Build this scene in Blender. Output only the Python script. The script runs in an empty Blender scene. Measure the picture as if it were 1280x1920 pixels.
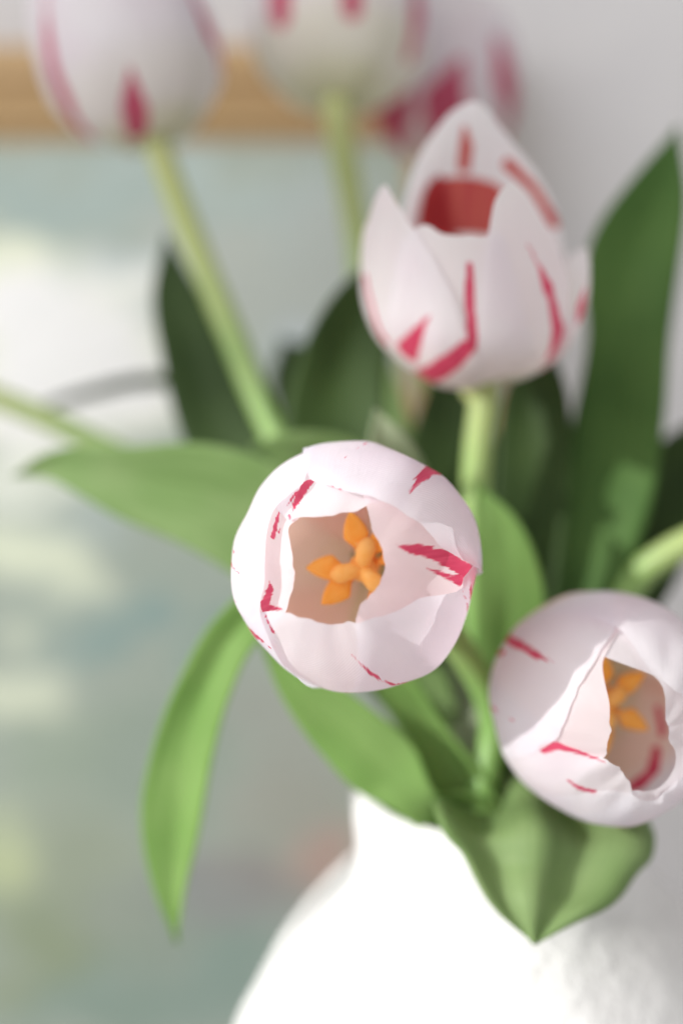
import bpy, bmesh, math, random
from mathutils import Vector, Matrix, noise

random.seed(7)
noise.seed_set(11)
scene = bpy.context.scene
COL = scene.collection

# ------------------------------------------------------------------ camera
PITCH = math.radians(10.0)
CAM = Vector((0.0, 0.0, 0.40))
K = 24.0 / 50.0 / 1280.0            # slope per photo pixel for a 50 mm lens on a 24x36 frame
cam_d = bpy.data.cameras.new('camera')
cam_d.sensor_fit = 'VERTICAL'
cam_d.sensor_height = 36.0
cam_d.sensor_width = 24.0
cam_d.lens = 50.0
cam_d.clip_start = 0.02
cam_d.clip_end = 20.0
cam_d.dof.use_dof = True
cam_d.dof.focus_distance = 0.297
cam_d.dof.aperture_fstop = 2.9
cam_d.dof.aperture_blades = 0
cam = bpy.data.objects.new('camera', cam_d)
cam.location = CAM
cam.rotation_euler = (math.radians(90) - PITCH, 0, 0)
COL.objects.link(cam)
scene.camera = cam
RIGHT = Vector((1, 0, 0))
FWD = Vector((0, math.cos(PITCH), -math.sin(PITCH)))
UP = Vector((0, math.sin(PITCH), math.cos(PITCH)))

def P(px, py, d):
    """photo pixel + distance along the optical axis (cm) -> world point (m)"""
    d = d * 0.01
    return CAM + FWD * d + RIGHT * ((px - 640) * K * d) + UP * ((960 - py) * K * d)

def CV(x, y, z):
    """direction given as right / up / towards the camera"""
    return (RIGHT * x + UP * y - FWD * z).normalized()

# ------------------------------------------------------------------ light
world = bpy.data.worlds.new('World')
scene.world = world
world.use_nodes = True
bg = world.node_tree.nodes['Background']
bg.inputs['Color'].default_value = (1.0, 0.985, 0.97, 1)
bg.inputs['Strength'].default_value = 0.56

SUN_DIR = CV(0.82, -0.35, -0.48)        # travels right, down and away from the camera
def light_patch(target, energy, cone, blend, soft):
    # window sun on the flowers, and an added spot on the painting
    l = bpy.data.lights.new('window_sun_and_fill', 'SPOT')
    l.energy = energy
    l.color = (1.0, 0.98, 0.95)
    l.shadow_soft_size = soft
    l.spot_size = math.radians(cone)
    l.spot_blend = blend
    o = bpy.data.objects.new('window_sun_and_fill', l)
    COL.objects.link(o)
    o.location = target - SUN_DIR * 2.0
    o.rotation_euler = SUN_DIR.to_track_quat('-Z', 'Y').to_euler()
def window_glow():
    # soft daylight of the window the sun comes through
    l = bpy.data.lights.new('window_daylight', 'AREA')
    l.shape = 'RECTANGLE'
    l.size, l.size_y = 1.3, 1.5
    l.energy = 15.0
    l.color = (1.0, 0.99, 0.975)
    o = bpy.data.objects.new('window_daylight', l)
    COL.objects.link(o)
    tgt = P(700, 960, 38.0)
    d = CV(0.66, -0.42, -0.62)
    o.location = tgt - d * 1.45
    o.rotation_euler = d.to_track_quat('-Z', 'Y').to_euler()
window_glow()
light_patch(P(700, 1625, 35.0), 165.0, 8.1, 0.06, 0.014)
light_patch(P(110, 660, 62.0), 13.0, 3.6, 0.7, 0.03)  # added spot that brightens the left side of the painting

scene.view_settings.view_transform = 'Standard'
scene.view_settings.look = 'None'
scene.view_settings.gamma = 1.0
scene.view_settings.exposure = 0.22
scene.view_settings.use_curve_mapping = False
scene.cycles.use_denoising = True
scene.cycles.max_bounces = 20
scene.cycles.transmission_bounces = 16
scene.cycles.diffuse_bounces = 14

# ------------------------------------------------------------------ helpers
def lin(c):
    f = lambda v: v / 12.92 if v <= 0.04045 else ((v + 0.055) / 1.055) ** 2.4
    return tuple(f(v / 255.0) for v in c)

def rgba(c): return (c[0], c[1], c[2], 1.0)

def mesh_obj(name, verts, faces, mat, parent=None, smooth=True, uv=None):
    me = bpy.data.meshes.new(name)
    me.from_pydata([tuple(v) for v in verts], [], faces)
    if uv is not None:
        lay = me.uv_layers.new(name='UVMap')
        for lp in me.loops:
            lay.data[lp.index].uv = uv[lp.vertex_index]
    if smooth:
        me.polygons.foreach_set('use_smooth', [True] * len(me.polygons))
    for m in (mat if isinstance(mat, (list, tuple)) else [mat]):
        me.materials.append(m)
    me.update()
    o = bpy.data.objects.new(name, me)
    COL.objects.link(o)
    if parent is not None:
        o.parent = parent
    return o

def thing(name, label, cat, loc, group=None):
    o = bpy.data.objects.new(name, None)
    o.empty_display_size = 0.02
    COL.objects.link(o)
    o.location = loc
    o['label'] = label
    o['category'] = cat
    if group: o['group'] = group
    return o

def catmull(pts, n):
    """resample a list of tuples with a centripetal-ish Catmull-Rom"""
    out = []
    m = len(pts) - 1
    ext = [tuple(2 * a - b for a, b in zip(pts[0], pts[1]))] + list(pts) + \
          [tuple(2 * a - b for a, b in zip(pts[-1], pts[-2]))]
    for i in range(n):
        t = i / (n - 1) * m
        k = min(int(t), m - 1)
        f = t - k
        p0, p1, p2, p3 = ext[k], ext[k + 1], ext[k + 2], ext[k + 3]
        out.append(tuple(0.5 * (2 * b + (c - a) * f + (2 * a - 5 * b + 4 * c - d) * f * f +
                                (3 * b - a - 3 * c + d) * f ** 3)
                         for a, b, c, d in zip(p0, p1, p2, p3)))
    return out

def tube(pts, radii, seg=14, cap=True):
    verts, faces = [], []
    n = len(pts)
    prev = None
    for i, p in enumerate(pts):
        t = (pts[min(i + 1, n - 1)] - pts[max(i - 1, 0)]).normalized()
        if prev is None:
            a = t.orthogonal().normalized()
        else:
            a = (prev - t * prev.dot(t)).normalized()
        prev = a
        b = t.cross(a)
        for k in range(seg):
            an = 2 * math.pi * k / seg
            verts.append(p + (a * math.cos(an) + b * math.sin(an)) * radii[i])
    for i in range(n - 1):
        for k in range(seg):
            k2 = (k + 1) % seg
            faces.append((i * seg + k, i * seg + k2, (i + 1) * seg + k2, (i + 1) * seg + k))
    if cap:
        faces.append(tuple(reversed(range(seg))))
        faces.append(tuple(range((n - 1) * seg, n * seg)))
    return verts, faces

# ------------------------------------------------------------------ node helpers
def new_mat(name):
    m = bpy.data.materials.new(name)
    m.use_nodes = True
    nt = m.node_tree
    for n in list(nt.nodes): nt.nodes.remove(n)
    out = nt.nodes.new('ShaderNodeOutputMaterial')
    return m, nt, out

def N(nt, kind, **kw):
    n = nt.nodes.new(kind)
    for k, v in kw.items(): setattr(n, k, v)
    return n

def L(nt, a, b): nt.links.new(a, b)

def mathn(nt, op, a, b=None, c=None, clamp=False):
    n = N(nt, 'ShaderNodeMath', operation=op)
    n.use_clamp = clamp
    for i, v in enumerate((a, b, c)):
        if v is None: continue
        if isinstance(v, (int, float)): n.inputs[i].default_value = v
        else: L(nt, v, n.inputs[i])
    return n.outputs[0]

def vmath(nt, op, a, b=None):
    n = N(nt, 'ShaderNodeVectorMath', operation=op)
    for i, v in enumerate((a, b)):
        if v is None: continue
        if isinstance(v, (tuple, list, Vector)): n.inputs[i].default_value = tuple(v)
        else: L(nt, v, n.inputs[i])
    return n.outputs['Value'] if op in ('DOT_PRODUCT', 'LENGTH') else n.outputs['Vector']

def mixc(nt, fac, a, b, mode='MIX'):
    n = N(nt, 'ShaderNodeMix', data_type='RGBA', blend_type=mode)
    for s, v in ((n.inputs['Factor'], fac), (n.inputs[6], a), (n.inputs[7], b)):
        if isinstance(v, (int, float)): s.default_value = v
        elif isinstance(v, tuple): s.default_value = rgba(v)
        else: L(nt, v, s)
    return n.outputs[2]

def maprange(nt, v, a, b, c=0.0, d=1.0, smooth=True):
    n = N(nt, 'ShaderNodeMapRange')
    n.interpolation_type = 'SMOOTHSTEP' if smooth else 'LINEAR'
    L(nt, v, n.inputs[0])
    for i, x in enumerate((a, b, c, d)): n.inputs[i + 1].default_value = x
    return n.outputs[0]

def noise_tex(nt, vec, scale, detail=3.0, rough=0.5):
    n = N(nt, 'ShaderNodeTexNoise')
    n.inputs['Scale'].default_value = scale
    n.inputs['Detail'].default_value = detail
    n.inputs['Roughness'].default_value = rough
    if vec is not None: L(nt, vec, n.inputs['Vector'])
    return n

# ------------------------------------------------------------------ materials
CRIMSON = (0.66, 0.022, 0.105)

def petal_material(name, base, streaks, R, transl=0.34, streak_col=CRIMSON, green_base=0.3, throat=(0.93, 0.62, 0.46),
                   feather=0.0006, streak_fac=0.94):
    """fabric petal; streaks: list of (A, B, ra, rb) in tulip-local metres"""
    m, nt, out = new_mat(name)
    tc = N(nt, 'ShaderNodeTexCoord')
    pos = tc.outputs['Object']
    uv = N(nt, 'ShaderNodeUVMap').outputs[0]
    # printed flame streaks with feathered, fibre-wise edges
    fib = N(nt, 'ShaderNodeMapping'); L(nt, uv, fib.inputs[0])
    fib.inputs['Scale'].default_value = (14.0, 1.6, 1.0)
    fn = noise_tex(nt, fib.outputs[0], 2.2, 4.0, 0.62)
    fw = noise_tex(nt, pos, 260.0, 3.0, 0.6)
    wob = mathn(nt, 'ADD', mathn(nt, 'MULTIPLY', mathn(nt, 'SUBTRACT', fn.outputs[0], 0.5), feather * 3.4),
                mathn(nt, 'MULTIPLY', mathn(nt, 'SUBTRACT', fw.outputs[0], 0.5), feather * 1.2))
    dist = None
    scl = N(nt, 'ShaderNodeVectorMath', operation='SCALE')
    L(nt, vmath(nt, 'NORMALIZE', pos), scl.inputs[0]); scl.inputs['Scale'].default_value = R
    gpos = scl.outputs[0]
    for a, b, ra, rb in streaks:
        a, b = a.normalized() * R, b.normalized() * R
        ab = b - a
        pa = vmath(nt, 'SUBTRACT', gpos, a)
        h = mathn(nt, 'DIVIDE', vmath(nt, 'DOT_PRODUCT', pa, ab), max(ab.length_squared, 1e-9), clamp=True)
        sc = N(nt, 'ShaderNodeVectorMath', operation='SCALE')
        sc.inputs[0].default_value = ab
        L(nt, h, sc.inputs['Scale'])
        ln = vmath(nt, 'LENGTH', vmath(nt, 'SUBTRACT', pa, sc.outputs[0]))
        rad = mathn(nt, 'MULTIPLY_ADD', h, rb - ra, ra)
        d = mathn(nt, 'SUBTRACT', ln, rad)
        dist = d if dist is None else mathn(nt, 'MINIMUM', dist, d)
    # slight warmth and tone drift over the cloth
    tone = noise_tex(nt, pos, 45.0, 2.0)
    col = mixc(nt, maprange(nt, tone.outputs[0], 0.3, 0.7), base,
               tuple(min(1, c * k) for c, k in zip(base, (0.985, 0.955, 0.975))))
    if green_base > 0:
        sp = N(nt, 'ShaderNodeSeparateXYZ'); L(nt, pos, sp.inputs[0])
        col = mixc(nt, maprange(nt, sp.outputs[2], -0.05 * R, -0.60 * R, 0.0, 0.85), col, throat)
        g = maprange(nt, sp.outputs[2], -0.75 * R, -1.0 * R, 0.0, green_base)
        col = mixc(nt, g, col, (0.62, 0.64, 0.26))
    if dist is not None:
        mask = maprange(nt, mathn(nt, 'ADD', dist, wob), 0.0003, -0.0003, 0.0, streak_fac)
        dark = noise_tex(nt, fib.outputs[0], 1.1, 2.0)
        sc2 = mixc(nt, maprange(nt, dark.outputs[0], 0.35, 0.7), streak_col,
                   (min(1, streak_col[0] * 1.15), streak_col[1] * 2.2 + 0.01, streak_col[2] * 1.5))
        col = mixc(nt, mask, col, sc2)
    # woven cloth relief
    wv = N(nt, 'ShaderNodeTexWave', wave_type='BANDS', bands_direction='DIAGONAL')
    mp = N(nt, 'ShaderNodeMapping'); L(nt, uv, mp.inputs[0])
    mp.inputs['Scale'].default_value = (11.0, 13.0, 1.0)
    L(nt, mp.outputs[0], wv.inputs[0])
    wv.inputs['Scale'].default_value = 1.4
    wv.inputs['Distortion'].default_value = 0.4
    cr = noise_tex(nt, pos, 120.0, 3.0)
    hgt = mathn(nt, 'ADD', mathn(nt, 'MULTIPLY', wv.outputs['Fac'], 0.22), mathn(nt, 'MULTIPLY_ADD', fn.outputs[0], 0.45, cr.outputs[0]))
    bmp = N(nt, 'ShaderNodeBump')
    bmp.inputs['Strength'].default_value = 0.26
    bmp.inputs['Distance'].default_value = 0.0012
    L(nt, hgt, bmp.inputs['Height'])
    pr = N(nt, 'ShaderNodeBsdfPrincipled')
    L(nt, col, pr.inputs['Base Color'])
    pr.inputs['Roughness'].default_value = 0.52
    pr.inputs['Specular IOR Level'].default_value = 0.28
    pr.inputs['Sheen Weight'].default_value = 0.12
    pr.inputs['Sheen Roughness'].default_value = 0.4
    L(nt, bmp.outputs[0], pr.inputs['Normal'])
    tr = N(nt, 'ShaderNodeBsdfTranslucent')
    L(nt, mixc(nt, 1.0, col, (0.99, 1.0, 1.02), 'MULTIPLY'), tr.inputs['Color'])
    mx = N(nt, 'ShaderNodeMixShader')
    mx.inputs[0].default_value = transl
    L(nt, pr.outputs[0], mx.inputs[1]); L(nt, tr.outputs[0], mx.inputs[2])
    L(nt, mx.outputs[0], out.inputs['Surface'])
    return m

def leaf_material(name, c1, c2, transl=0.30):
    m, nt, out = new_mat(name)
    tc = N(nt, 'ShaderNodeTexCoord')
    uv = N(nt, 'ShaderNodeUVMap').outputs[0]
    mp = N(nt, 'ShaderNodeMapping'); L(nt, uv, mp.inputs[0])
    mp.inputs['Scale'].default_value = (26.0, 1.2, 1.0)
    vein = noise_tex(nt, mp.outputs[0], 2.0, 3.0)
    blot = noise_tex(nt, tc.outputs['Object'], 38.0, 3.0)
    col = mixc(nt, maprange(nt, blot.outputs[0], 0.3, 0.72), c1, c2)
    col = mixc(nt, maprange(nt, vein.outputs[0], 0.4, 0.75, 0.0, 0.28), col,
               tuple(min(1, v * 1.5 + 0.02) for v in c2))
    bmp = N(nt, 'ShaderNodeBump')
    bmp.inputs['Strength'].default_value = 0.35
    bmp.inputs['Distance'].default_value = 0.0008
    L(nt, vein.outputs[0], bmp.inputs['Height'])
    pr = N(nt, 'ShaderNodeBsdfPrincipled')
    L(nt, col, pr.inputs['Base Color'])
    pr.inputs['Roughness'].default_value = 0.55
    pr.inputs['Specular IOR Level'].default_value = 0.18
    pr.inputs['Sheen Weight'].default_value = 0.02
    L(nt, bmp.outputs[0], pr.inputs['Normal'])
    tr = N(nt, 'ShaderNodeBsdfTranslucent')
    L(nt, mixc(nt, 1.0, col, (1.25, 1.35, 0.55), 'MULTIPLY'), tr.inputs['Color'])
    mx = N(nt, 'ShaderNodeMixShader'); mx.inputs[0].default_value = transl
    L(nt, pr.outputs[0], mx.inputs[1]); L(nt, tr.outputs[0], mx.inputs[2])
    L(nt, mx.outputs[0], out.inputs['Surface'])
    return m

def simple_material(name, c1, c2, rough=0.5, scale=60.0, bump=0.2, bdist=0.001, spec=0.4, sss=0.0):
    m, nt, out = new_mat(name)
    tc = N(nt, 'ShaderNodeTexCoord')
    nz = noise_tex(nt, tc.outputs['Object'], scale, 4.0)
    pr = N(nt, 'ShaderNodeBsdfPrincipled')
    L(nt, mixc(nt, maprange(nt, nz.outputs[0], 0.3, 0.7), c1, c2), pr.inputs['Base Color'])
    pr.inputs['Roughness'].default_value = rough
    pr.inputs['Specular IOR Level'].default_value = spec
    if sss:
        pr.inputs['Subsurface Weight'].default_value = sss
        pr.inputs['Subsurface Radius'].default_value = (0.004, 0.003, 0.001)
    bmp = N(nt, 'ShaderNodeBump')
    bmp.inputs['Strength'].default_value = bump
    bmp.inputs['Distance'].default_value = bdist
    L(nt, nz.outputs[0], bmp.inputs['Height'])
    L(nt, bmp.outputs[0], pr.inputs['Normal'])
    L(nt, pr.outputs[0], out.inputs['Surface'])
    return m

def stem_material():
    m, nt, out = new_mat('stem_green')
    tc = N(nt, 'ShaderNodeTexCoord')
    uvn = N(nt, 'ShaderNodeUVMap').outputs[0]
    sp = N(nt, 'ShaderNodeSeparateXYZ'); L(nt, uvn, sp.inputs[0])
    nz = noise_tex(nt, tc.outputs['Object'], 55.0, 3.0)
    v = mathn(nt, 'ADD', sp.outputs[1], mathn(nt, 'MULTIPLY', mathn(nt, 'SUBTRACT', nz.outputs[0], 0.5), 0.25))
    col = mixc(nt, maprange(nt, v, 0.05, 0.62), (0.44, 0.47, 0.20), (0.19, 0.35, 0.09))
    pr = N(nt, 'ShaderNodeBsdfPrincipled')
    L(nt, col, pr.inputs['Base Color'])
    pr.inputs['Roughness'].default_value = 0.42
    pr.inputs['Subsurface Weight'].default_value = 0.15
    pr.inputs['Subsurface Radius'].default_value = (0.003, 0.004, 0.001)
    bmp = N(nt, 'ShaderNodeBump')
    bmp.inputs['Strength'].default_value = 0.2; bmp.inputs['Distance'].default_value = 0.0008
    L(nt, nz.outputs[0], bmp.inputs['Height']); L(nt, bmp.outputs[0], pr.inputs['Normal'])
    L(nt, pr.outputs[0], out.inputs['Surface'])
    return m

M_STEM = stem_material()
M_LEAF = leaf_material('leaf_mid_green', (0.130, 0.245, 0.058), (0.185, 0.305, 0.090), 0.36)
M_LEAF_SUNLIT = leaf_material('leaf_sunlit_green', (0.180, 0.325, 0.082), (0.240, 0.375, 0.120), 0.40)  # lighter leaf copy; the sunlight on two leaves is put into its colour
M_LEAF_GREY = leaf_material('leaf_grey_green', (0.33, 0.39, 0.25), (0.40, 0.45, 0.32), 0.3)  # paler grey-green used on a single leaf
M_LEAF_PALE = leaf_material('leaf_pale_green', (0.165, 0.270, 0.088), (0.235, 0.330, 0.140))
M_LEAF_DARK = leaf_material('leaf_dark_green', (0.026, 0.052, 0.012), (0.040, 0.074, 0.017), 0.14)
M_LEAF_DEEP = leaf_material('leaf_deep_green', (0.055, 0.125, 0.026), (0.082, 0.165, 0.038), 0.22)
M_ANTHER = simple_material('anther_orange', (0.92, 0.39, 0.05), (0.95, 0.47, 0.09), 0.62, 300.0, 0.35, 0.0006, 0.25, 0.15)
M_PISTIL = simple_material('pistil_orange', (0.93, 0.45, 0.09), (0.95, 0.53, 0.15), 0.6, 260.0, 0.3, 0.0006, 0.25, 0.15)
M_WALL = simple_material('wall_paint', (0.595, 0.585, 0.60), (0.62, 0.61, 0.62), 0.85, 30.0, 0.12, 0.001, 0.2)
M_TABLE = simple_material('table_paint', (0.74, 0.73, 0.72), (0.78, 0.77, 0.76), 0.55, 24.0, 0.1, 0.001, 0.4)

def vase_material():
    m, nt, out = new_mat('white_stoneware')
    tc = N(nt, 'ShaderNodeTexCoord'); pos = tc.outputs['Object']
    n1 = noise_tex(nt, pos, 55.0, 5.0, 0.6)
    n2 = noise_tex(nt, pos, 330.0, 3.0, 0.6)
    sp = N(nt, 'ShaderNodeSeparateXYZ'); L(nt, pos, sp.inputs[0])
    col = mixc(nt, maprange(nt, n1.outputs[0], 0.3, 0.7), (0.70, 0.69, 0.685), (0.76, 0.755, 0.75))
    col = mixc(nt, maprange(nt, n2.outputs[0], 0.66, 0.78, 0.0, 0.22), col, (0.55, 0.53, 0.51))
    h = mathn(nt, 'ADD', n1.outputs[0], mathn(nt, 'MULTIPLY', n2.outputs[0], 0.35))
    bmp = N(nt, 'ShaderNodeBump'); bmp.inputs['Strength'].default_value = 0.7
    bmp.inputs['Distance'].default_value = 0.0028
    L(nt, h, bmp.inputs['Height'])
    pr = N(nt, 'ShaderNodeBsdfPrincipled')
    L(nt, col, pr.inputs['Base Color'])
    pr.inputs['Roughness'].default_value = 0.72
    pr.inputs['Specular IOR Level'].default_value = 0.3
    L(nt, bmp.outputs[0], pr.inputs['Normal'])
    L(nt, pr.outputs[0], out.inputs['Surface'])
    return m
M_VASE = vase_material()

def wood_material():
    m, nt, out = new_mat('oak_frame')
    tc = N(nt, 'ShaderNodeTexCoord')
    mp = N(nt, 'ShaderNodeMapping'); L(nt, tc.outputs['UV'], mp.inputs[0])
    mp.inputs['Scale'].default_value = (3.0, 60.0, 1.0)
    g = noise_tex(nt, mp.outputs[0], 2.5, 6.0, 0.6)
    col = mixc(nt, maprange(nt, g.outputs[0], 0.3, 0.75), (0.40, 0.255, 0.115), (0.52, 0.35, 0.18))
    pr = N(nt, 'ShaderNodeBsdfPrincipled')
    L(nt, col, pr.inputs['Base Color'])
    pr.inputs['Roughness'].default_value = 0.5
    bmp = N(nt, 'ShaderNodeBump'); bmp.inputs['Strength'].default_value = 0.25
    bmp.inputs['Distance'].default_value = 0.0008
    L(nt, g.outputs[0], bmp.inputs['Height']); L(nt, bmp.outputs[0], pr.inputs['Normal'])
    L(nt, pr.outputs[0], out.inputs['Surface'])
    return m
M_WOOD = wood_material()

def canvas_material():
    m, nt, out = new_mat('oil_paint_on_canvas')
    at = N(nt, 'ShaderNodeAttribute'); at.attribute_name = 'paint'
    tc = N(nt, 'ShaderNodeTexCoord')
    mp = N(nt, 'ShaderNodeMapping'); L(nt, tc.outputs['Object'], mp.inputs[0])
    mp.inputs['Scale'].default_value = (1.0, 1.0, 1.9)
    n1 = noise_tex(nt, mp.outputs[0], 34.0, 5.0, 0.62)
    n2 = noise_tex(nt, mp.outputs[0], 150.0, 4.0, 0.6)
    col = mixc(nt, maprange(nt, n1.outputs[0], 0.36, 0.68, 0.0, 0.10), at.outputs['Color'], (0.62, 0.66, 0.60))
    col = mixc(nt, maprange(nt, n1.outputs[1] if False else n2.outputs[0], 0.5, 0.75, 0.0, 0.16), col, (0.22, 0.30, 0.28))
    pr = N(nt, 'ShaderNodeBsdfPrincipled')
    L(nt, col, pr.inputs['Base Color'])
    pr.inputs['Roughness'].default_value = 0.6
    bmp = N(nt, 'ShaderNodeBump'); bmp.inputs['Strength'].default_value = 0.5
    bmp.inputs['Distance'].default_value = 0.002
    L(nt, n2.outputs[0], bmp.inputs['Height']); L(nt, bmp.outputs[0], pr.inputs['Normal'])
    L(nt, pr.outputs[0], out.inputs['Surface'])
    return m
M_CANVAS = canvas_material()

# ------------------------------------------------------------------ setting: wall and table
WALL_Y = 0.625
TABLE_Z = CAM.z - 0.43

def box_mesh(name, x0, x1, y0, y1, z0, z1, mat, parent=None):
    v = [(x, y, z) for x in (x0, x1) for y in (y0, y1) for z in (z0, z1)]
    f = [(0, 1, 3, 2), (4, 6, 7, 5), (0, 4, 5, 1), (2, 3, 7, 6), (0, 2, 6, 4), (1, 5, 7, 3)]
    return mesh_obj(name, v, f, mat, parent, smooth=False)

w = box_mesh('wall', -1.2, 1.2, WALL_Y, WALL_Y + 0.05, -0.5, 1.4, M_WALL)
w['kind'] = 'structure'
t = box_mesh('table_surface', -0.8, 0.8, -0.02, WALL_Y - 0.002, TABLE_Z - 0.035, TABLE_Z, M_TABLE)
t['kind'] = 'structure'

# ------------------------------------------------------------------ framed painting
def on_plane(px, py, y):
    d = P(px, py, 100.0) - CAM
    s = (y - CAM.y) / d.y
    return CAM + d * s

FRAME_Y = 0.598           # front of the frame
CANV_Y = 0.607
top_out = on_plane(640, 82, FRAME_Y).z
top_in = on_plane(640, 268, FRAME_Y).z
BAR = top_out - top_in
right_out = on_plane(945, 175, FRAME_Y).x
right_in = right_out - BAR
left_out = -0.42
bot_out = TABLE_Z
painting = thing('framed_painting', 'muted green and cream abstract painting in a light oak frame against the white wall',
                 'painting', (0.5 * (left_out + right_out), 0.61, TABLE_Z))

def frame_rail(a, b, inward):
    """moulded rail from corner a to corner b (xz), mitred; inward = unit direction to the picture"""
    o0 = painting.location
    prof = [(0.0, 0.000), (0.0, -0.024), (0.07, -0.0275), (0.36, -0.0275), (0.39, -0.0245), (0.45, -0.0245),
            (0.49, -0.0270), (0.80, -0.0235), (0.86, -0.0195), (0.97, -0.0180), (1.0, -0.0165), (1.0, 0.0)]
    d = (b - a).normalized()
    verts, uv = [], []
    L_ = (b - a).length
    yb = WALL_Y - 0.0005
    for k, c in enumerate((a, b)):
        for q, (f, y) in enumerate(prof):
            off = inward * (f * BAR) + d * (f * BAR if k == 0 else -f * BAR)
            verts.append((c.x + off.x - o0.x, yb + y - o0.y, c.z + off.z - o0.z))
            uv.append((k * L_ * 10, q / len(prof)))
    n = len(prof)
    faces = [(i, (i + 1) % n, n + (i + 1) % n, n + i) for i in range(n)]
    faces += [tuple(reversed(range(n))), tuple(range(n, 2 * n))]
    o = mesh_obj('frame_rail', verts, faces, M_WOOD, painting, smooth=False, uv=uv)
    return o

cTL, cTR = Vector((left_out, 0, top_out)), Vector((right_out, 0, top_out))
cBL, cBR = Vector((left_out, 0, bot_out)), Vector((right_out, 0, bot_out))
frame_rail(cTL, cTR, Vector((0, 0, -1)))
frame_rail(cBR, cBL, Vector((0, 0, 1)))
frame_rail(cTR, cBR, Vector((-1, 0, 0)))
frame_rail(cBL, cTL, Vector((1, 0, 0)))

BLOBS = [  # photo px centre, radii px, colour as it shows in the photo
    (120, 360, 260, 70, (146, 162, 158)), (330, 330, 200, 60, (158, 172, 168)), (560, 380, 160, 90, (160, 170, 168)),
    (60, 500, 120, 60, (214, 218, 196)), (160, 620, 190, 110, (238, 238, 230)), (60, 700, 150, 120, (234, 238, 228)),
    (220, 700, 120, 100, (238, 240, 230)), (250, 520, 90, 50, (176, 186, 188)), (600, 480, 140, 90, (162, 168, 164)),
    (420, 480, 120, 80, (164, 170, 164)), (620, 620, 110, 60, (176, 184, 190)), (60, 830, 120, 60, (232, 236, 224)),
    (240, 800, 120, 60, (236, 238, 226)), (70, 1040, 85, 80, (216, 222, 198)), (40, 1280, 80, 70, (204, 210, 188)),
    (170, 960, 110, 50, (160, 172, 168)), (220, 1160, 60, 45, (122, 148, 146)), (350, 1080, 110, 80, (148, 160, 150)),
    (370, 1230, 60, 50, (128, 150, 142)), (120, 1180, 80, 70, (144, 158, 150)), (120, 1420, 120, 90, (140, 154, 138)),
    (300, 1420, 140, 110, (136, 150, 138)), (10, 1620, 60, 90, (180, 190, 146)), (120, 1640, 110, 110, (138, 148, 128)),
    (520, 1380, 130, 130, (150, 154, 146)), (560, 1480, 100, 80, (148, 148, 138)), (500, 1640, 110, 60, (136, 130, 128)),
    (620, 1590, 50, 40, (170, 140, 130)), (440, 1700, 120, 70, (130, 132, 132)), (80, 1800, 130, 90, (128, 140, 112)),
    (260, 1780, 120, 80, (132, 142, 130)), (420, 1830, 110, 60, (122, 142, 134)), (200, 1890, 140, 60, (118, 138, 128)),
    (720, 800, 200, 200, (150, 158, 150)), (470, 950, 160, 120, (150, 160, 150)), (350, 1900, 120, 60, (128, 146, 138)),
]
def build_canvas():
    o0 = painting.location
    x0, x1 = left_out + BAR * 0.97, right_in + BAR * 0.03
    z0, z1 = bot_out + BAR * 0.97, top_in + BAR * 0.03
    nx, nz = 84, 100
    blobs = []
    for bx, by, rx, ry, c in BLOBS:
        p = on_plane(bx, by, CANV_Y); q = on_plane(bx + rx, by, CANV_Y); r = on_plane(bx, by + ry, CANV_Y)
        blobs.append((p.x, p.z, abs(q.x - p.x), abs(r.z - p.z), lin(c)))
    verts, faces, cols = [], [], []
    for j in range(nz + 1):
        for i in range(nx + 1):
            x = x0 + (x1 - x0) * i / nx; z = z0 + (z1 - z0) * j / nz
            verts.append((x - o0.x, CANV_Y - o0.y, z - o0.z))
            nv = lambda fx, fz, k: Vector((noise.noise(Vector((x * fx, k, z * fz))), 0, noise.noise(Vector((x * fx, k + 40.3, z * fz)))))
            wv = nv(22, 30, 3.1) * 0.026
            wv2 = nv(60, 80, 7.7) * 0.012
            xx, zz = x + wv.x + wv2.x, z + wv.z + wv2.z
            base = Vector(lin((150, 160, 150))); ws = 0.10; acc = base * 0.10
            for bx, bz, rx, rz, c in blobs:
                e = ((xx - bx) / rx) ** 2 + ((zz - bz) / rz) ** 2
                if e < 9:
                    k = math.exp(-e * 2.0); acc += Vector(c) * k; ws += k
            c = acc / ws / 0.80
            cols.append((min(c[0], .9), min(c[1], .9), min(c[2], .9), 1.0))
    for j in range(nz):
        for i in range(nx):
            a = j * (nx + 1) + i
            faces.append((a, a + 1, a + nx + 2, a + nx + 1))
    # the board behind the paint gives the picture its thickness
    nb = len(verts)
    yb = WALL_Y - 0.004 - o0.y
    for x, z in ((x0, z0), (x1, z0), (x1, z1), (x0, z1)):
        verts.append((x - o0.x, yb, z - o0.z)); cols.append((0.6, 0.5, 0.4, 1))
    c00, c10, c11, c01 = 0, nx, (nz + 1) * (nx + 1) - 1, nz * (nx + 1)
    faces += [(nb + 3, nb + 2, nb + 1, nb), (c00, nb, nb + 1, c10), (c10, nb + 1, nb + 2, c11),
              (c11, nb + 2, nb + 3, c01), (c01, nb + 3, nb, c00)]
    o = mesh_obj('canvas', verts, faces, M_CANVAS, painting, smooth=False)
    at = o.data.color_attributes.new('paint', 'FLOAT_COLOR', 'POINT')
    for i, c in enumerate(cols): at.data[i].color = c
build_canvas()

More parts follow.
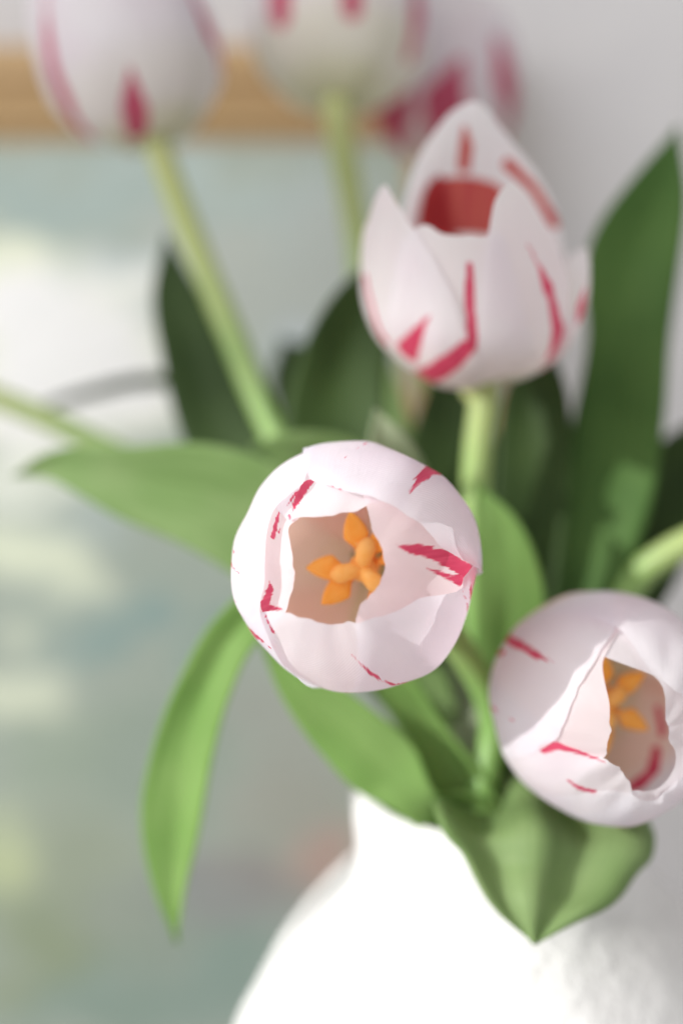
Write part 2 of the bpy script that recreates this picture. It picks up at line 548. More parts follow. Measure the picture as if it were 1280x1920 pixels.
# ------------------------------------------------------------------ vase
RIM = P(940, 1464, 39.0)
VASE_BASE = Vector((RIM.x, RIM.y, TABLE_Z))
VH = RIM.z - TABLE_Z
def build_vase():
    prof = [(0.0392, 0.0), (0.0404, -0.002), (0.0408, -0.006), (0.0399, -0.014), (0.0392, -0.022), (0.0400, -0.0262), (0.0440, -0.0295),
            (0.0510, -0.0355), (0.0580, -0.0445), (0.0645, -0.056), (0.0730, -0.073), (0.0800, -0.093), (0.0855, -0.12), (0.0870, -0.15),
            (0.0835, -0.185), (0.0750, -0.22), (0.0640, -0.25), (0.0560, -VH + 0.006), (0.0530, -VH + 0.001), (0.0500, -VH)]
    inner = [(0.0372, 0.0), (0.0362, -0.003), (0.0355, -0.012), (0.0352, -0.024), (0.0460, -0.038), (0.0640, -0.072), (0.0790, -0.118),
             (0.0800, -0.16), (0.0700, -0.22), (0.0520, -VH + 0.016), (0.0, -VH + 0.012)]
    pr = [(0.0, -VH)] + list(reversed(prof)) + inner
    fine = []
    for (r0, z0), (r1, z1) in zip(pr, pr[1:]):
        n = max(1, int(math.hypot(r1 - r0, z1 - z0) / 0.004))
        for k in range(n): fine.append((r0 + (r1 - r0) * k / n, z0 + (z1 - z0) * k / n))
    fine.append(pr[-1])
    # soften the profile
    for _ in range(1):
        fine = [fine[0]] + [((a[0] + 2 * b[0] + c[0]) / 4, (a[1] + 2 * b[1] + c[1]) / 4)
                            for a, b, c in zip(fine, fine[1:], fine[2:])] + [fine[-1]]
    seg = 128
    verts, faces = [], []
    for i, (r, z) in enumerate(fine):
        for k in range(seg):
            a = 2 * math.pi * k / seg
            p = Vector((math.cos(a), math.sin(a), 0))
            q = Vector((p.x * r, p.y * r, z))
            dr = noise.noise(q * 38) * 0.0011 + noise.noise(q * 110) * 0.0005 if r > 0.02 else 0
            verts.append((p.x * (r + dr), p.y * (r + dr), z + VH + (noise.noise(q * 50) * 0.0006 if z > -0.02 else 0)))
    for i in range(len(fine) - 1):
        for k in range(seg):
            k2 = (k + 1) % seg
            faces.append((i * seg + k, i * seg + k2, (i + 1) * seg + k2, (i + 1) * seg + k))
    o = mesh_obj('vase', verts, faces, M_VASE)
    o.location = VASE_BASE
    o['label'] = 'large rough white stoneware vase with a short neck holding all the tulips'
    o['category'] = 'vase'
build_vase()

# ------------------------------------------------------------------ tulips
class Tulip:
    def __init__(self, label, cpx, cpy, D, Rpx, axis, htop, hbot, slot, stem_ctrl, stem_r=0.0036, res=(40, 44)):
        self.R = Rpx * K * D * 0.01
        self.C = P(cpx, cpy, D)
        self.ax = CV(*axis)
        x = RIGHT - self.ax * RIGHT.dot(self.ax)
        self.x = x.normalized()
        self.y = self.ax.cross(self.x)
        self.ht, self.hb = htop * self.R, hbot * self.R
        self.rot = Matrix((self.x, self.y, self.ax)).transposed()
        self.res = res
        self.lump = 0.055
        neck = RIM + Vector((slot[0] * 0.01, slot[1] * 0.01, -0.002))
        low = RIM + Vector((slot[0] * 0.01, slot[1] * 0.01, -0.035))
        bot = Vector((RIM.x + slot[0] * 0.011, RIM.y + slot[1] * 0.011, TABLE_Z + 0.0135))
        self.root = thing('tulip', label, 'tulip', bot, 'artificial tulips in the vase')
        self.neck, self.low = neck, low
        base = self.C - self.ax * self.hb * 0.97
        pts = [base + self.ax * 0.002, base - self.ax * 0.007] + [P(*c) for c in stem_ctrl] + [neck, low, bot]
        self.stem(pts, stem_r)
        self.count = 0

    def loc(self, p):
        q = p - self.C
        return Vector((q.dot(self.x), q.dot(self.y), q.dot(self.ax)))

    def stem(self, pts, r):
        n = 70
        # arc-length aware resampling
        cp = catmull([tuple(p) for p in pts], n)
        cp = [Vector(c) - self.root.location for c in cp]
        rad = []
        for i in range(n):
            f = i / (n - 1)
            rr = r * (1.0 + 0.05 * noise.noise(cp[i] * 60))
            if i < 3: rr *= (1.25, 1.12, 1.03)[i]
            rad.append(rr)
        v, f = tube(cp, rad, 16)
        uv = [(k % 16 / 16, (k // 16) / (n - 1)) for k in range(len(v))]
        mesh_obj('stem', v, f, M_STEM, self.root, uv=uv)

    def hit(self, px, py, far=False, layer=1.0):
        """where the sight line through a photo pixel meets the flower's globe -> (phi, theta), local point"""
        o = self.loc(CAM); e = self.loc(P(px, py, 50.0)); d = (e - o).normalized()
        R = self.R * layer
        best = None
        for hz in (self.ht * layer, self.hb * layer):
            s = Vector((1 / R, 1 / R, 1 / hz))
            oo = Vector((o.x * s.x, o.y * s.y, o.z * s.z)); dd = Vector((d.x * s.x, d.y * s.y, d.z * s.z))
            a = dd.dot(dd); b = oo.dot(dd); c = oo.dot(oo) - 1
            disc = b * b - a * c
            t_ = (-b + (math.sqrt(disc) if far else -math.sqrt(disc)) / 1.0) / a if disc > 0 else -b / a
            p = o + d * t_
            q = Vector((p.x * s.x, p.y * s.y, p.z * s.z)).normalized()
            ok = (q.z >= 0) == (hz == self.ht * layer)
            if best is None or ok:
                best = q
            if ok: break
        q = best
        phi = math.degrees(math.atan2(q.y, q.x)); th = math.degrees(math.acos(max(-1, min(1, q.z))))
        return phi, th

    def point(self, phi, th, layer=1.0):
        p, t_ = math.radians(phi), math.radians(th)
        h = self.ht if th <= 90 else self.hb
        return Vector((math.sin(t_) * math.cos(p) * self.R, math.sin(t_) * math.sin(p) * self.R, math.cos(t_) * h)) * layer

    def streaks(self, specs, layer, far=False):
        """specs: list of polylines [(px,py,width_px), ...]"""
        out = []
        for poly in specs:
            loc = []
            for px, py, wpx in poly:
                ph, th = self.hit(px, py, far, layer)
                wm = wpx * K * (CAM - self.C).length * 0.5
                loc.append((self.point(ph, th, layer), wm))
            for (a, ra), (b, rb) in zip(loc, loc[1:]):
                out.append((a, b, ra, rb))
        return out

    def petal(self, edge, layer=1.0, streaks=(), inner_streaks=(), base=(0.86, 0.84, 0.85),
              ext=(18, 18), far=False, bulge=0.03, curl=0.0, shear=0.0, raw=False, wav=1.0, transl=0.62, lift=0.0,
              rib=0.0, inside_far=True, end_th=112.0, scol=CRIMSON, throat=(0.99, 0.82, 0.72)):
        seed = self.count * 7.31 + self.C.x * 91
        self.count += 1
        pts = []
        for e in edge:
            if raw: ph, th = e
            else: ph, th = self.hit(e[0], e[1], far if len(e) < 3 else e[2], layer)
            pts.append([ph, th])
        # unwrap
        for a, b in zip(pts, pts[1:]):
            while b[0] - a[0] > 180: b[0] -= 360
            while b[0] - a[0] < -180: b[0] += 360
        pts.sort(key=lambda e: e[0])
        if ext[0]: pts.insert(0, [pts[0][0] - ext[0], max(end_th, pts[0][1])])
        if ext[1]: pts.append([pts[-1][0] + ext[1], max(end_th, pts[-1][1])])
        p0, p1 = pts[0][0], pts[-1][0]
        ns, nt_ = self.res
        def edge_th(ph):
            for (a, ta), (b, tb) in zip(pts, pts[1:]):
                if a <= ph <= b:
                    f = (ph - a) / max(b - a, 1e-6)
                    return ta + (tb - ta) * f
            return pts[-1][1]
        raw_e = [edge_th(p0 + (p1 - p0) * i / ns) for i in range(ns + 1)]
        for _ in range(2):          # round the polyline
            raw_e = [raw_e[0]] + [(a + 2 * b + c) / 4 for a, b, c in zip(raw_e, raw_e[1:], raw_e[2:])] + [raw_e[-1]]
        verts, uv, faces = [], [], []
        for i in range(ns + 1):
            s = i / ns
            ph = p0 + (p1 - p0) * s
            et = raw_e[i] + wav * 0.8 * noise.noise(Vector((ph * 0.11, seed, 0)))
            for j in range(nt_ + 1):
                t_ = j / nt_
                tt = 1 - (1 - t_) ** 1.25
                th = 178.5 + (et - 178.5) * tt
                lay = layer * (1 + bulge * (1 - (2 * s - 1) ** 2) * math.sin(math.pi * min(1, tt * 0.9 + 0.1)))
                lay += curl * max(0, (tt - 0.86) / 0.14) ** 2 * (1 - abs(2 * s - 1) ** 4)
                lay += 0.003 * wav * noise.noise(Vector((ph * 0.045, th * 0.03, seed))) * tt
                lay += lift * abs(2 * s - 1) ** 5 * tt
                cph, sph = math.cos(math.radians(ph)), math.sin(math.radians(ph))
                lay *= 1 + self.lump * noise.noise(Vector((cph * 1.5 + self.C.x * 40, sph * 1.5, th / 52.0))) \
                         + 0.35 * self.lump * noise.noise(Vector((cph * 3.6, sph * 3.6 + self.C.x * 40, th / 24.0)))
                lay -= rib * math.exp(-((s - 0.5) / 0.06) ** 2) * tt
                # a slim foot where the petal meets the stem
                lay *= 1 - 0.06 * max(0, (th - 150) / 30) ** 2
                v = self.point(ph + shear * tt * tt * (s - 0.5) * 2, th, lay)
                verts.append(v)
                uv.append((math.radians(ph) * self.R * 40, th / 90 * self.R * 60))
        st = nt_ + 1
        for i in range(ns):
            for j in range(nt_):
                a = i * st + j
                faces.append((a, a + st, a + st + 1, a + 1))
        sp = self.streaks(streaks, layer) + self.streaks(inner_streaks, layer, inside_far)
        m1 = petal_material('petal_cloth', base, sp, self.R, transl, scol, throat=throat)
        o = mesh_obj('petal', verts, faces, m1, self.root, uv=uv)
        o.matrix_local = Matrix.Translation(self.C - self.root.location) @ self.rot.to_4x4()
        return o

    def put(self, o):
        o.parent = self.root
        o.matrix_local = Matrix.Translation(self.C - self.root.location) @ self.rot.to_4x4()

    def centre(self, pistil_z=-0.05, stamens=(), lobe_rot=0.0, lobe=0.0055, off=(0, 0)):
        O = Vector((off[0], off[1], 0))
        R = self.R
        # pistil: stalk and three-lobed stigma in one surface per lobe
        stalk = [Vector((0, 0, -self.hb * 0.94)), Vector((0, 0, -self.hb * 0.5)) + O * 0.6, Vector((0, 0, pistil_z * R)) + O]
        v, f = tube([Vector(p) for p in catmull([tuple(q) for q in stalk], 12)], [0.0030] * 9 + [0.0031, 0.0032, 0.0026], 14)
        pist = mesh_obj('pistil', v, f, M_PISTIL, self.root); self.put(pist)
        for k in range(3):
            a = math.radians(lobe_rot + 120 * k)
            d = Vector((math.cos(a), math.sin(a), 0))
            pts = [O + q for q in (Vector((0, 0, pistil_z * R - 0.0015)), d * lobe * 0.35 + Vector((0, 0, pistil_z * R + 0.0012)),
                   d * lobe * 0.75 + Vector((0, 0, pistil_z * R + 0.0012)), d * lobe + Vector((0, 0, pistil_z * R - 0.0012)))]
            v, f = tube([Vector(p) for p in catmull([tuple(q) for q in pts], 12)],
                        [0.0016, 0.0018, 0.0018, 0.0018, 0.0019, 0.0020, 0.0021, 0.0021, 0.0020, 0.0017, 0.0012, 0.0005], 14)
            o = mesh_obj('stigma_lobe', v, f, M_PISTIL)
            o.parent = pist
        for ang, r0, r1, z0, z1, wd in stamens:
            a = math.radians(ang)
            d = Vector((math.cos(a), math.sin(a), 0))
            foot = Vector((0, 0, -self.hb * 0.93)) + d * 0.002
            mid = O * 0.7 + d * r0 * 0.75 + Vector((0, 0, z0 - 0.004))
            b = O + d * r0 + Vector((0, 0, z0)); e = O + d * r1 + Vector((0, 0, z1))
            v, f = tube([Vector(p) for p in catmull([tuple(foot), tuple(mid), tuple(b + (e - b) * 0.2)], 14)], [0.0009] * 14, 8)
            st = mesh_obj('stamen', v, f, M_PISTIL, self.root); self.put(st)
            # anther: flattened spindle with a groove
            side = d.cross(Vector((0, 0, 1))).normalized()
            ax = (e - b).normalized(); nrm = side.cross(ax)
            verts, faces, n, sg = [], [], 16, 14
            for i in range(n):
                t_ = i / (n - 1)
                rr = wd * min(1.0, (0.25 + 2.6 * t_)) * max(0.06, 1 - t_ ** 2.2) ** 0.8
                c = b + (e - b) * t_ + nrm * (-0.0010 * math.sin(math.pi * t_))
                for q in range(sg):
                    an = 2 * math.pi * q / sg
                    gr = 1 - 0.28 * math.exp(-((math.sin(an) - 1) / 0.18) ** 2)
                    verts.append(c + side * (math.cos(an) * rr) + nrm * (math.sin(an) * rr * 0.62 * gr))
            for i in range(n - 1):
                for q in range(sg):
                    q2 = (q + 1) % sg
                    faces.append((i * sg + q, i * sg + q2, (i + 1) * sg + q2, (i + 1) * sg + q))
            faces.append(tuple(reversed(range(sg)))); faces.append(tuple(range((n - 1) * sg, n * sg)))
            o = mesh_obj('anther', verts, faces, M_ANTHER)
            o.parent = st

    def leaf(self, pts, roll=(0, 0), fold=0.25, ripple=0.0, mat=None, to_neck=True, n=44, m=12, seed=0.0, tip_round=False):
        W = [(P(a, b, d), w_ * K * d * 0.01) for a, b, d, w_ in pts]
        if to_neck:
            W.append((self.neck + Vector((0, 0, -0.004)), 0.017))
            W.append((self.low + Vector((0, 0, -0.012)), 0.0075))
        sp = catmull([tuple(p) + (w_,) for p, w_ in W], n)
        C_ = [Vector(s[:3]) for s in sp]; Wd = [max(0.0006, s[3]) for s in sp]
        verts, uv, faces = [], [], []
        acc = 0.0
        prevS = None
        for i in range(n):
            t_ = i / (n - 1)
            T = (C_[min(i + 1, n - 1)] - C_[max(i - 1, 0)]).normalized()
            V = (CAM - C_[i]).normalized()
            S = T.cross(V)
            if S.length < 0.25 and prevS is not None: S = prevS - T * prevS.dot(T)
            S.normalize()
            if prevS is not None and S.dot(prevS) < 0: S = -S
            prevS = S.copy()
            r = math.radians(roll[0] + (roll[1] - roll[0]) * t_)
            S = Matrix.Rotation(r, 3, T) @ S
            Nn = S.cross(T)
            if i: acc += (C_[i] - C_[i - 1]).length
            for k in range(m + 1):
                s = -1 + 2 * k / m
                hw = Wd[i] * 0.5
                h = fold * hw * (abs(s) ** 1.35) + ripple * hw * math.cos(s * 7.0 + 0.6) * (1 - 0.3 * t_)
                h += 0.0012 * noise.noise(Vector((t_ * 6, s * 1.4, seed + pts[0][0] * 0.01)))
                wob = 1 + 0.03 * noise.noise(Vector((t_ * 9, math.copysign(1, s), seed + 3)))
                verts.append(C_[i] + S * (hw * s * wob) + Nn * h - self.root.location)
                uv.append((s * 0.5 + 0.5, acc * 12))
        st = m + 1
        for i in range(n - 1):
            for k in range(m):
                a = i * st + k
                faces.append((a, a + 1, a + st + 1, a + st))
        o = mesh_obj('leaf', verts, faces, mat or M_LEAF, self.root, uv=uv)
        md = o.modifiers.new('thickness', 'SOLIDIFY')
        md.thickness = 0.0005
        md.offset = 0.0
        return o

def c1(x, y): return (400 + x / 2.370, 800 + y / 2.370)
def c2(x, y): return (640 + x / 2.667, 160 + y / 2.667)
def c3(x, y): return (880 + x / 3.2, 1060 + y / 3.2)
def S1(*p): return [c1(a, b) + (w_ / 2.370,) for a, b, w_ in p]
def S2(*p): return [c2(a, b) + (w_ / 2.667,) for a, b, w_ in p]
def S3(*p): return [c3(a, b) + (w_ / 3.2,) for a, b, w_ in p]

WHITE = (0.90, 0.90, 0.925)
BLUSH = (0.91, 0.825, 0.83)

# ---- the open tulip turned to the camera
T1 = Tulip('open white tulip with crimson flames, its cup turned outward to show orange stamens',
           665, 1066, 31.2, 231, (-0.15, 0.0, 1.0), 1.02, 0.95, (-0.9, -2.3),
           [(800, 1140, 35.2), (862, 1215, 36.2), (925, 1350, 36.8)], 0.0038, (72, 76))
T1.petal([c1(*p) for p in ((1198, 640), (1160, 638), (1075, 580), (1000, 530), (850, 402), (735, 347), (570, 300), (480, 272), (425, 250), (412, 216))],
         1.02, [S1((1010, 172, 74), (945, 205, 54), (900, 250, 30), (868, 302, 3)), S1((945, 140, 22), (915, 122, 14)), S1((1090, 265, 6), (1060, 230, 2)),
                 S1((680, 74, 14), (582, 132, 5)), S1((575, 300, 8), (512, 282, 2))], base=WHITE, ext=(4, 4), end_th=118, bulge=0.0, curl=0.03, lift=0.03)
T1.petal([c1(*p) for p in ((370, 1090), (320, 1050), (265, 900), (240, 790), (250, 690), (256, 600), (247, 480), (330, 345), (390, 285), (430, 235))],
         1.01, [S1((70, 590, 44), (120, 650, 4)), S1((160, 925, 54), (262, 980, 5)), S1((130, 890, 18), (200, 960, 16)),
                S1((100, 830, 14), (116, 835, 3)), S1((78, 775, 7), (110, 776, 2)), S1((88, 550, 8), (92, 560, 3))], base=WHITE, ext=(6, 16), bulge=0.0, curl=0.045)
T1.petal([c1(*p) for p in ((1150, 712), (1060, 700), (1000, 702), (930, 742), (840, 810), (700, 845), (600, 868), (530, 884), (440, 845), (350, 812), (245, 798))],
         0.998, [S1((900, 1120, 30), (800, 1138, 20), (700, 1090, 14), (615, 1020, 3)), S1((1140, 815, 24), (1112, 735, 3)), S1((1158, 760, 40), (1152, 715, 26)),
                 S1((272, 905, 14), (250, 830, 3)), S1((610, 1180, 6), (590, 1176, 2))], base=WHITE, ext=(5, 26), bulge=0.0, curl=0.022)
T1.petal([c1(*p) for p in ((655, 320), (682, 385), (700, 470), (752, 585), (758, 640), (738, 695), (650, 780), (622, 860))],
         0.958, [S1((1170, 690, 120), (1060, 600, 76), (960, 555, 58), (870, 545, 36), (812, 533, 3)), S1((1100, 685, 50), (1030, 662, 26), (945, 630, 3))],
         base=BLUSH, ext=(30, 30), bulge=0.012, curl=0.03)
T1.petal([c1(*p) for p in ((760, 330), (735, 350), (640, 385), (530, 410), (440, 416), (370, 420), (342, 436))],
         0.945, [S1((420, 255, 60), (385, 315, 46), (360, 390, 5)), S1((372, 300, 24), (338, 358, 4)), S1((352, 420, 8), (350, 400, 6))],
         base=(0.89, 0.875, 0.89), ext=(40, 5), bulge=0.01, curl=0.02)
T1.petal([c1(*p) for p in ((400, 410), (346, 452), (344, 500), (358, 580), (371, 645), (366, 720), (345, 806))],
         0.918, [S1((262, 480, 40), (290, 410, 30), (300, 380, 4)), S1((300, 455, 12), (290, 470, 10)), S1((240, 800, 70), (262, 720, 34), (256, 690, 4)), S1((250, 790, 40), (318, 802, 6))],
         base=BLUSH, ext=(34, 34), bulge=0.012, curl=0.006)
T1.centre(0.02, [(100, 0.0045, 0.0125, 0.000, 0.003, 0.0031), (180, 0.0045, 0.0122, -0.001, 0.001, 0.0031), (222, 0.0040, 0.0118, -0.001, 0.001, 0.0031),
                 (300, 0.0045, 0.0120, -0.001, 0.001, 0.0030), (20, 0.0045, 0.0120, 0.0, 0.002, 0.0030), (55, 0.0045, 0.0110, 0.0, 0.002, 0.0028)], 75, 0.0064, (0.0016, 0.0001))

# ---- the half open tulip above it
T2 = Tulip('crimson striped white tulip with a pointed back petal and dark red throat',
           890, 522, 36.5, 205, (-0.06, 0.82, 0.57), 1.80, 0.95, (0.3, 0.2),
           [(908, 740, 38.3), (892, 910, 38.6), (900, 1200, 38.8)], 0.0040, (52, 56))
T2.petal([c2(*p) for p in ((128, 760), (150, 620), (185, 530), (222, 488), (258, 560), (300, 625), (370, 722), (450, 840), (540, 1010), (610, 1190), (650, 1340))],
         1.02, [S2((330, 1330, 120), (380, 1240, 60), (440, 1150, 4)), S2((420, 1440, 110), (540, 1385, 110), (640, 1300, 70)), S2((130, 960, 40), (170, 1120, 40), (230, 1270, 50))], base=(0.88, 0.86, 0.87), throat=(0.87, 0.83, 0.81), ext=(26, 6), bulge=0.012)
T2.petal([c2(*p) for p in ((1125, 1000), (1080, 850), (1020, 715), (960, 615), (905, 520), (852, 466), (795, 510), (755, 600), (735, 740), (706, 880), (686, 1050), (676, 1250), (675, 1400))],
         1.0, [S2((1000, 1400, 90), (1070, 1250, 84), (1020, 1000, 46), (930, 800, 8))], base=(0.88, 0.86, 0.87), throat=(0.87, 0.83, 0.81), ext=(8, 6), bulge=0.015)
T2.petal([c2(*p) for p in ((330, 760), (380, 728), (410, 708), (450, 712), (510, 748), (600, 758), (720, 752), (800, 740))],
         0.975, [S2((640, 900, 20), (640, 1000, 40), (648, 1180, 50), (650, 1300, 60))], base=(0.88, 0.86, 0.87), throat=(0.87, 0.83, 0.81), ext=(18, 18), bulge=0.02, curl=0.01)
T2.petal([c2(*p) for p in ((1080, 640), (1000, 455), (920, 350), (835, 272), (740, 165), (690, 110), (640, 84), (590, 115), (540, 165), (400, 330), (345, 440), (310, 560))],
         1.0, [], [S2((610, 420, 60), (625, 330, 56), (615, 230, 10)), S2((480, 620, 290), (720, 620, 290)), S2((840, 400, 60), (960, 500, 60), (1060, 680, 80))], base=(0.88, 0.86, 0.87), scol=(0.54, 0.042, 0.045), throat=(0.72, 0.30, 0.16), ext=(10, 10), far=True, bulge=0.01)
T2.petal([c2(*p) for p in ((300, 600), (335, 490), (385, 440), (450, 440), (520, 470))],
         0.94, [], [S2((500, 560, 210), (490, 640, 240), (490, 800, 300))], base=(0.88, 0.86, 0.87), scol=(0.46, 0.010, 0.022), ext=(14, 24), far=True)
T2.petal([(-46, 96), (-36, 89), (-20, 84), (-4, 83), (12, 85), (28, 92)],
         1.055, [S2((1195, 1150, 90), (1190, 1000, 120), (1165, 860, 60))], base=(0.88, 0.86, 0.87), throat=(0.87, 0.83, 0.81), ext=(3, 10), bulge=0.0, raw=True)
T2.centre(0.0, [(a, 0.0045, 0.0115, 0.0, 0.003, 0.0030) for a in (0, 60, 120, 180, 240, 300)], 30)

# ---- the tulip beside the folded leaf
T3 = Tulip('half closed white tulip with pinkish throat over the drooping folded leaf',
           1130, 1320, 33.7, 208, (0.08, -0.11, 0.99), 1.36, 1.15, (2.2, -1.3),
           [(1075, 1330, 38.2), (1030, 1420, 38.2)], 0.0037, (60, 64))
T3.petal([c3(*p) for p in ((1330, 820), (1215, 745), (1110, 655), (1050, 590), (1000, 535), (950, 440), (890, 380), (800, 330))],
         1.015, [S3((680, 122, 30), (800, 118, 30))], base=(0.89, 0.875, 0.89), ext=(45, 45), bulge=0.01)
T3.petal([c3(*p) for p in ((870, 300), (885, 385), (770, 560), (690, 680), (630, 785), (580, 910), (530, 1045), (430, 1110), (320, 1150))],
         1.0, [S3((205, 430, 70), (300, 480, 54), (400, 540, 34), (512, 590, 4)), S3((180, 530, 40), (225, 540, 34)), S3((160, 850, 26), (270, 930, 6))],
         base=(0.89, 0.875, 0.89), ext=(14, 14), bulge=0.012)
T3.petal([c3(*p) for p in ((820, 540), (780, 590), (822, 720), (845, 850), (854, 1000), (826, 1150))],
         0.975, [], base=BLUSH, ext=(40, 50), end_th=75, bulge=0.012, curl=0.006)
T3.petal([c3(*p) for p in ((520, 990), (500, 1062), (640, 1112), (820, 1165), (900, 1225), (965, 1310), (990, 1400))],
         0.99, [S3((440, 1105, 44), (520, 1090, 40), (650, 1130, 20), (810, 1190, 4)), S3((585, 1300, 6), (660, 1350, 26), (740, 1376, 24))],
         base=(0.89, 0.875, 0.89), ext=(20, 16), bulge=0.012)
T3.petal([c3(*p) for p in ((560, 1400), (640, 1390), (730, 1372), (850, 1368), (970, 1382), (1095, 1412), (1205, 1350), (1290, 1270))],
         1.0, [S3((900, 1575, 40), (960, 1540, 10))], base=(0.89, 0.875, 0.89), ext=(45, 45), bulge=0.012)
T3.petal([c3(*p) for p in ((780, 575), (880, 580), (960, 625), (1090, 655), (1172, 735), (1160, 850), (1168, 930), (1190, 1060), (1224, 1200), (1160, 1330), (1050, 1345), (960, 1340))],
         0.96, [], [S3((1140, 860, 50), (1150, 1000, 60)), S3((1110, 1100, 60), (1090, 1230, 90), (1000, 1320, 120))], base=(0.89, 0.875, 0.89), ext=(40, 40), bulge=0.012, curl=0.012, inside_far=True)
T3.centre(0.0, [(150, 0.0045, 0.0135, 0.0, 0.005, 0.0032), (200, 0.0045, 0.0125, 0.0, 0.004, 0.0030), (95, 0.0045, 0.0125, 0.0, 0.004, 0.0030),
                (270, 0.0045, 0.0120, 0.0, 0.002, 0.0028), (330, 0.0045, 0.0120, 0.0, 0.002, 0.0028), (40, 0.0045, 0.0120, 0.0, 0.002, 0.0028)], 40)

# ---- blurred tulips further back
PINK = (0.60, 0.055, 0.15)
def generic(T, rot, streaks, throat=(0.86, 0.84, 0.80), base=(0.88, 0.86, 0.87), tip=(24, 30), gb=0.5):
    for k in range(6):
        outer = k < 3
        c = rot + 120 * k if outer else rot + 60 + 120 * k
        hw = 74 if outer else 66
        edge = [(c + hw * f, (tip[0] if outer else tip[1]) + 66 * abs(f) ** 1.7) for f in (-1, -.75, -.5, -.25, 0, .25, .5, .75, 1)]
        T.petal(edge, throat=throat, scol=PINK, layer=1.02 - 0.012 * (k % 3) if outer else 0.945 - 0.012 * (k % 3), streaks=streaks if outer else [], raw=True, ext=(0, 0), base=base, bulge=0.02, rib=0.012)

T4 = Tulip('closed white tulip with one crimson flame, on a stem leaning across the painting',
           243, 102, 43.0, 168, (-0.30, 0.95, -0.05), 1.75, 1.04, (-2.2, 0.9),
           [(362, 450, 43.0), (432, 620, 42.6), (515, 812, 41.8), (690, 1120, 40.6)], 0.0040, (30, 36))
generic(T4, 262, [[(258, 248, 36), (252, 200, 44), (244, 130, 6)], [(170, 255, 20), (125, 190, 34), (92, 80, 26), (90, -40, 6)], [(408, 130, 14), (392, 60, 30), (360, -20, 6)]])
T5 = Tulip('pale tulip with a green tinged base above the oak frame, stem hanging straight down',
           637, 48, 46.5, 165, (0.02, 0.93, -0.30), 1.65, 1.02, (-0.9, 2.2),
           [(672, 450, 47.0), (700, 640, 46.0), (800, 1000, 43.5)], 0.0044, (30, 36))
generic(T5, 250, [[(530, 30, 40), (525, -20, 60)], [(770, 100, 30), (785, 20, 44), (770, -40, 10)], [(660, 20, 30), (655, -60, 40)]], throat=(0.86, 0.85, 0.76))
T6 = Tulip('small pink streaked tulip farthest back, between the pale tulip and the striped one',
           832, 168, 51.0, 138, (0.10, 0.95, 0.20), 1.5, 1.0, (0.9, 2.3),
           [(790, 420, 51.0), (800, 640, 49.5), (860, 1000, 45.5)], 0.0042, (30, 36))
generic(T6, 275, [[(745, 290, 90), (735, 190, 90), (700, 120, 40)], [(840, 280, 60), (832, 190, 76), (860, 120, 20)], [(955, 260, 60), (945, 150, 54), (930, 80, 14)]])
T7 = Tulip('tulip on a thin yellowish stem leaning low across the painting, with a broad pale leaf',
           -300, 560, 45.0, 165, (-0.80, 0.58, 0.0), 1.6, 1.0, (-2.7, -0.4),
           [(-60, 722, 45.0), (90, 786, 44.3), (220, 850, 43.6), (480, 980, 42.0), (740, 1230, 40.6)], 0.0036, (24, 28))
generic(T7, 240, [[(-300, 700, 30), (-320, 560, 10)]])
T8 = Tulip('tulip on a bright curved stem leaning out behind the half closed one',
           1560, 850, 38.0, 180, (0.72, 0.69, 0.1), 1.6, 1.0, (2.7, 0.9),
           [(1330, 1000, 38.6), (1240, 1045, 39.0), (1180, 1105, 39.4), (1080, 1300, 39.6)], 0.0040, (24, 28))
generic(T8, 240, [[(1500, 980, 30), (1540, 820, 10)]])

# ------------------------------------------------------------------ leaves, each on its own tulip
T7.leaf([(22, 893, 39.5, 0), (110, 872, 39.2, 62), (250, 905, 38.8, 140), (400, 935, 38.5, 205), (540, 1010, 38.4, 220), (680, 1150, 38.4, 190), (800, 1350, 38.6, 120)],
        (12, 0), 0.22, mat=M_LEAF_PALE, seed=1)
T1.leaf([(333, 1768, 37.6, 0), (320, 1650, 37.4, 72), (326, 1530, 37.0, 122), (352, 1400, 36.8, 116), (388, 1290, 36.6, 102), (440, 1190, 36.5, 90), (530, 1120, 36.5, 80), (660, 1180, 36.5, 80), (800, 1370, 36.6, 70)],
        (-28, 10), 0.35, mat=M_LEAF_SUNLIT, seed=2)
T1.leaf([(480, 1190, 36.2, 0), (560, 1275, 36.3, 90), (655, 1365, 36.3, 140), (735, 1440, 36.2, 140), (795, 1510, 36.0, 80)],
        (30, 20), 0.30, mat=M_LEAF_SUNLIT, seed=3)
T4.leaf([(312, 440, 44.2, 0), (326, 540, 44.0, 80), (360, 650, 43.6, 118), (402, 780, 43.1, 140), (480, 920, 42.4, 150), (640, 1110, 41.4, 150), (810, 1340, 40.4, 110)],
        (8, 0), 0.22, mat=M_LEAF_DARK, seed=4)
T4.leaf([(470, 835, 38.3, 0), (560, 850, 38.4, 92), (660, 905, 39.0, 140), (760, 1060, 40.0, 120), (840, 1280, 40.0, 90)],
        (10, 0), 0.2, mat=M_LEAF_PALE, seed=5)
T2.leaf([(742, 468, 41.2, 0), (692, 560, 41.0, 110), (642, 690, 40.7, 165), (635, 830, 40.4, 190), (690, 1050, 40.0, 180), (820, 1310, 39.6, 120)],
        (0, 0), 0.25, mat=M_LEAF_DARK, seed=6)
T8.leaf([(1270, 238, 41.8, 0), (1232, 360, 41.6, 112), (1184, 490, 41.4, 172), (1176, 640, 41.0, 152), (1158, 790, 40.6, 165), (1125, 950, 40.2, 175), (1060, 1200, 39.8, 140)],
        (-12, 10), 0.25, mat=M_LEAF_DEEP, seed=7)
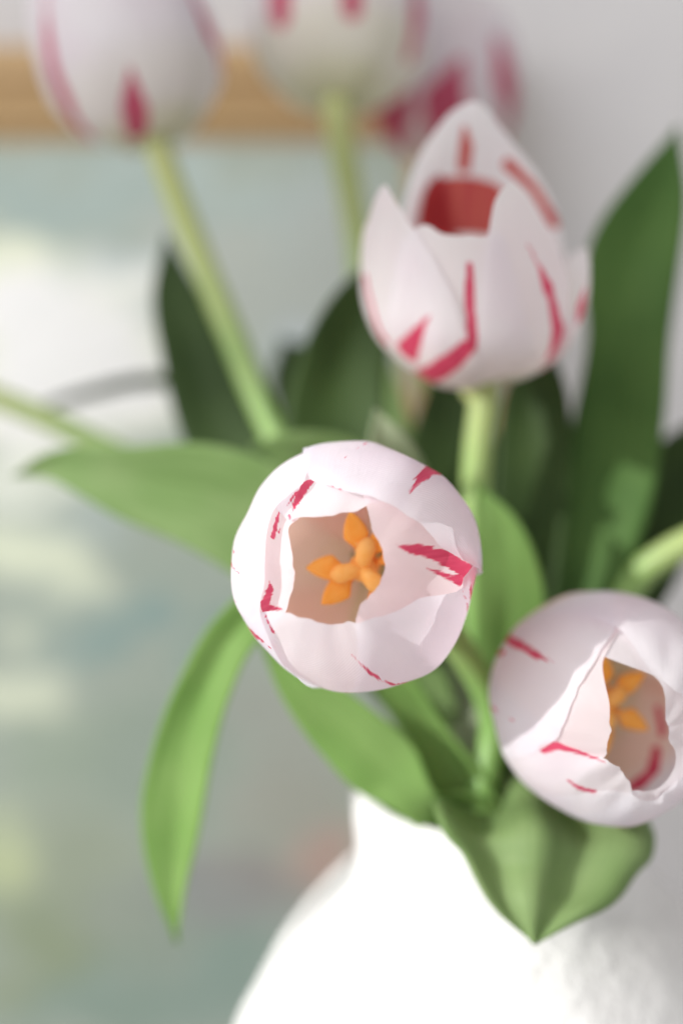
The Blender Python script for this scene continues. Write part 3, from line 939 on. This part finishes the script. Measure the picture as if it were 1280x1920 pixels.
T2.leaf([(1010, 610, 40.4, 0), (1008, 740, 40.3, 118), (1000, 880, 40.1, 135), (985, 1080, 39.9, 130), (960, 1300, 39.6, 100)],
        (14, 0), 0.3, mat=M_LEAF_DARK, seed=8)
T6.leaf([(870, 600, 44.5, 0), (852, 740, 44.2, 110), (850, 900, 43.2, 180), (870, 1150, 41.8, 160)],
        (0, 0), 0.2, mat=M_LEAF_DARK, seed=9)
T3.leaf([(893, 905, 37.6, 0), (935, 1000, 37.4, 96), (958, 1110, 37.5, 130), (955, 1250, 37.8, 120), (965, 1380, 38.0, 90)],
        (16, 0), 0.28, mat=M_LEAF, seed=10)
T1.leaf([(704, 768, 36.2, 0), (732, 835, 36.8, 84), (775, 940, 38.8, 80), (830, 1120, 39.2, 70), (880, 1330, 38.6, 70)],
        (10, 0), 0.3, mat=M_LEAF_GREY, seed=11)
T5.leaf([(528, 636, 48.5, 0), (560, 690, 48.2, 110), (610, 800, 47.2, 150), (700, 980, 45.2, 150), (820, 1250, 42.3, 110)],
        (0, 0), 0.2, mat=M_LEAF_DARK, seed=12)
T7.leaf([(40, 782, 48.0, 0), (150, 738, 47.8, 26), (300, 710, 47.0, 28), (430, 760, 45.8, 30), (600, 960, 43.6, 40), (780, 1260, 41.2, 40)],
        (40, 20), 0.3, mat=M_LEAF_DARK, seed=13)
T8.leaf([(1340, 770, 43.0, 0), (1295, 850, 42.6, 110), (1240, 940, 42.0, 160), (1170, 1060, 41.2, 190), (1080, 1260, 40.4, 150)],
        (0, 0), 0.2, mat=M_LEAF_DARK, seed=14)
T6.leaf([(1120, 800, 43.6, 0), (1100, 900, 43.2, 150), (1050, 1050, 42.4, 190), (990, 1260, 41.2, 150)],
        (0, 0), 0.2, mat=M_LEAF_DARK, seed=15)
T3.leaf([(1003, 1770, 33.0, 0), (1008, 1700, 33.2, 205), (1014, 1630, 33.8, 330), (1018, 1565, 34.3, 415), (1010, 1510, 35.8, 380), (995, 1460, 37.3, 220)],
        (14, 14), -0.05, ripple=0.13, mat=M_LEAF_PALE, seed=16, n=56, m=20)
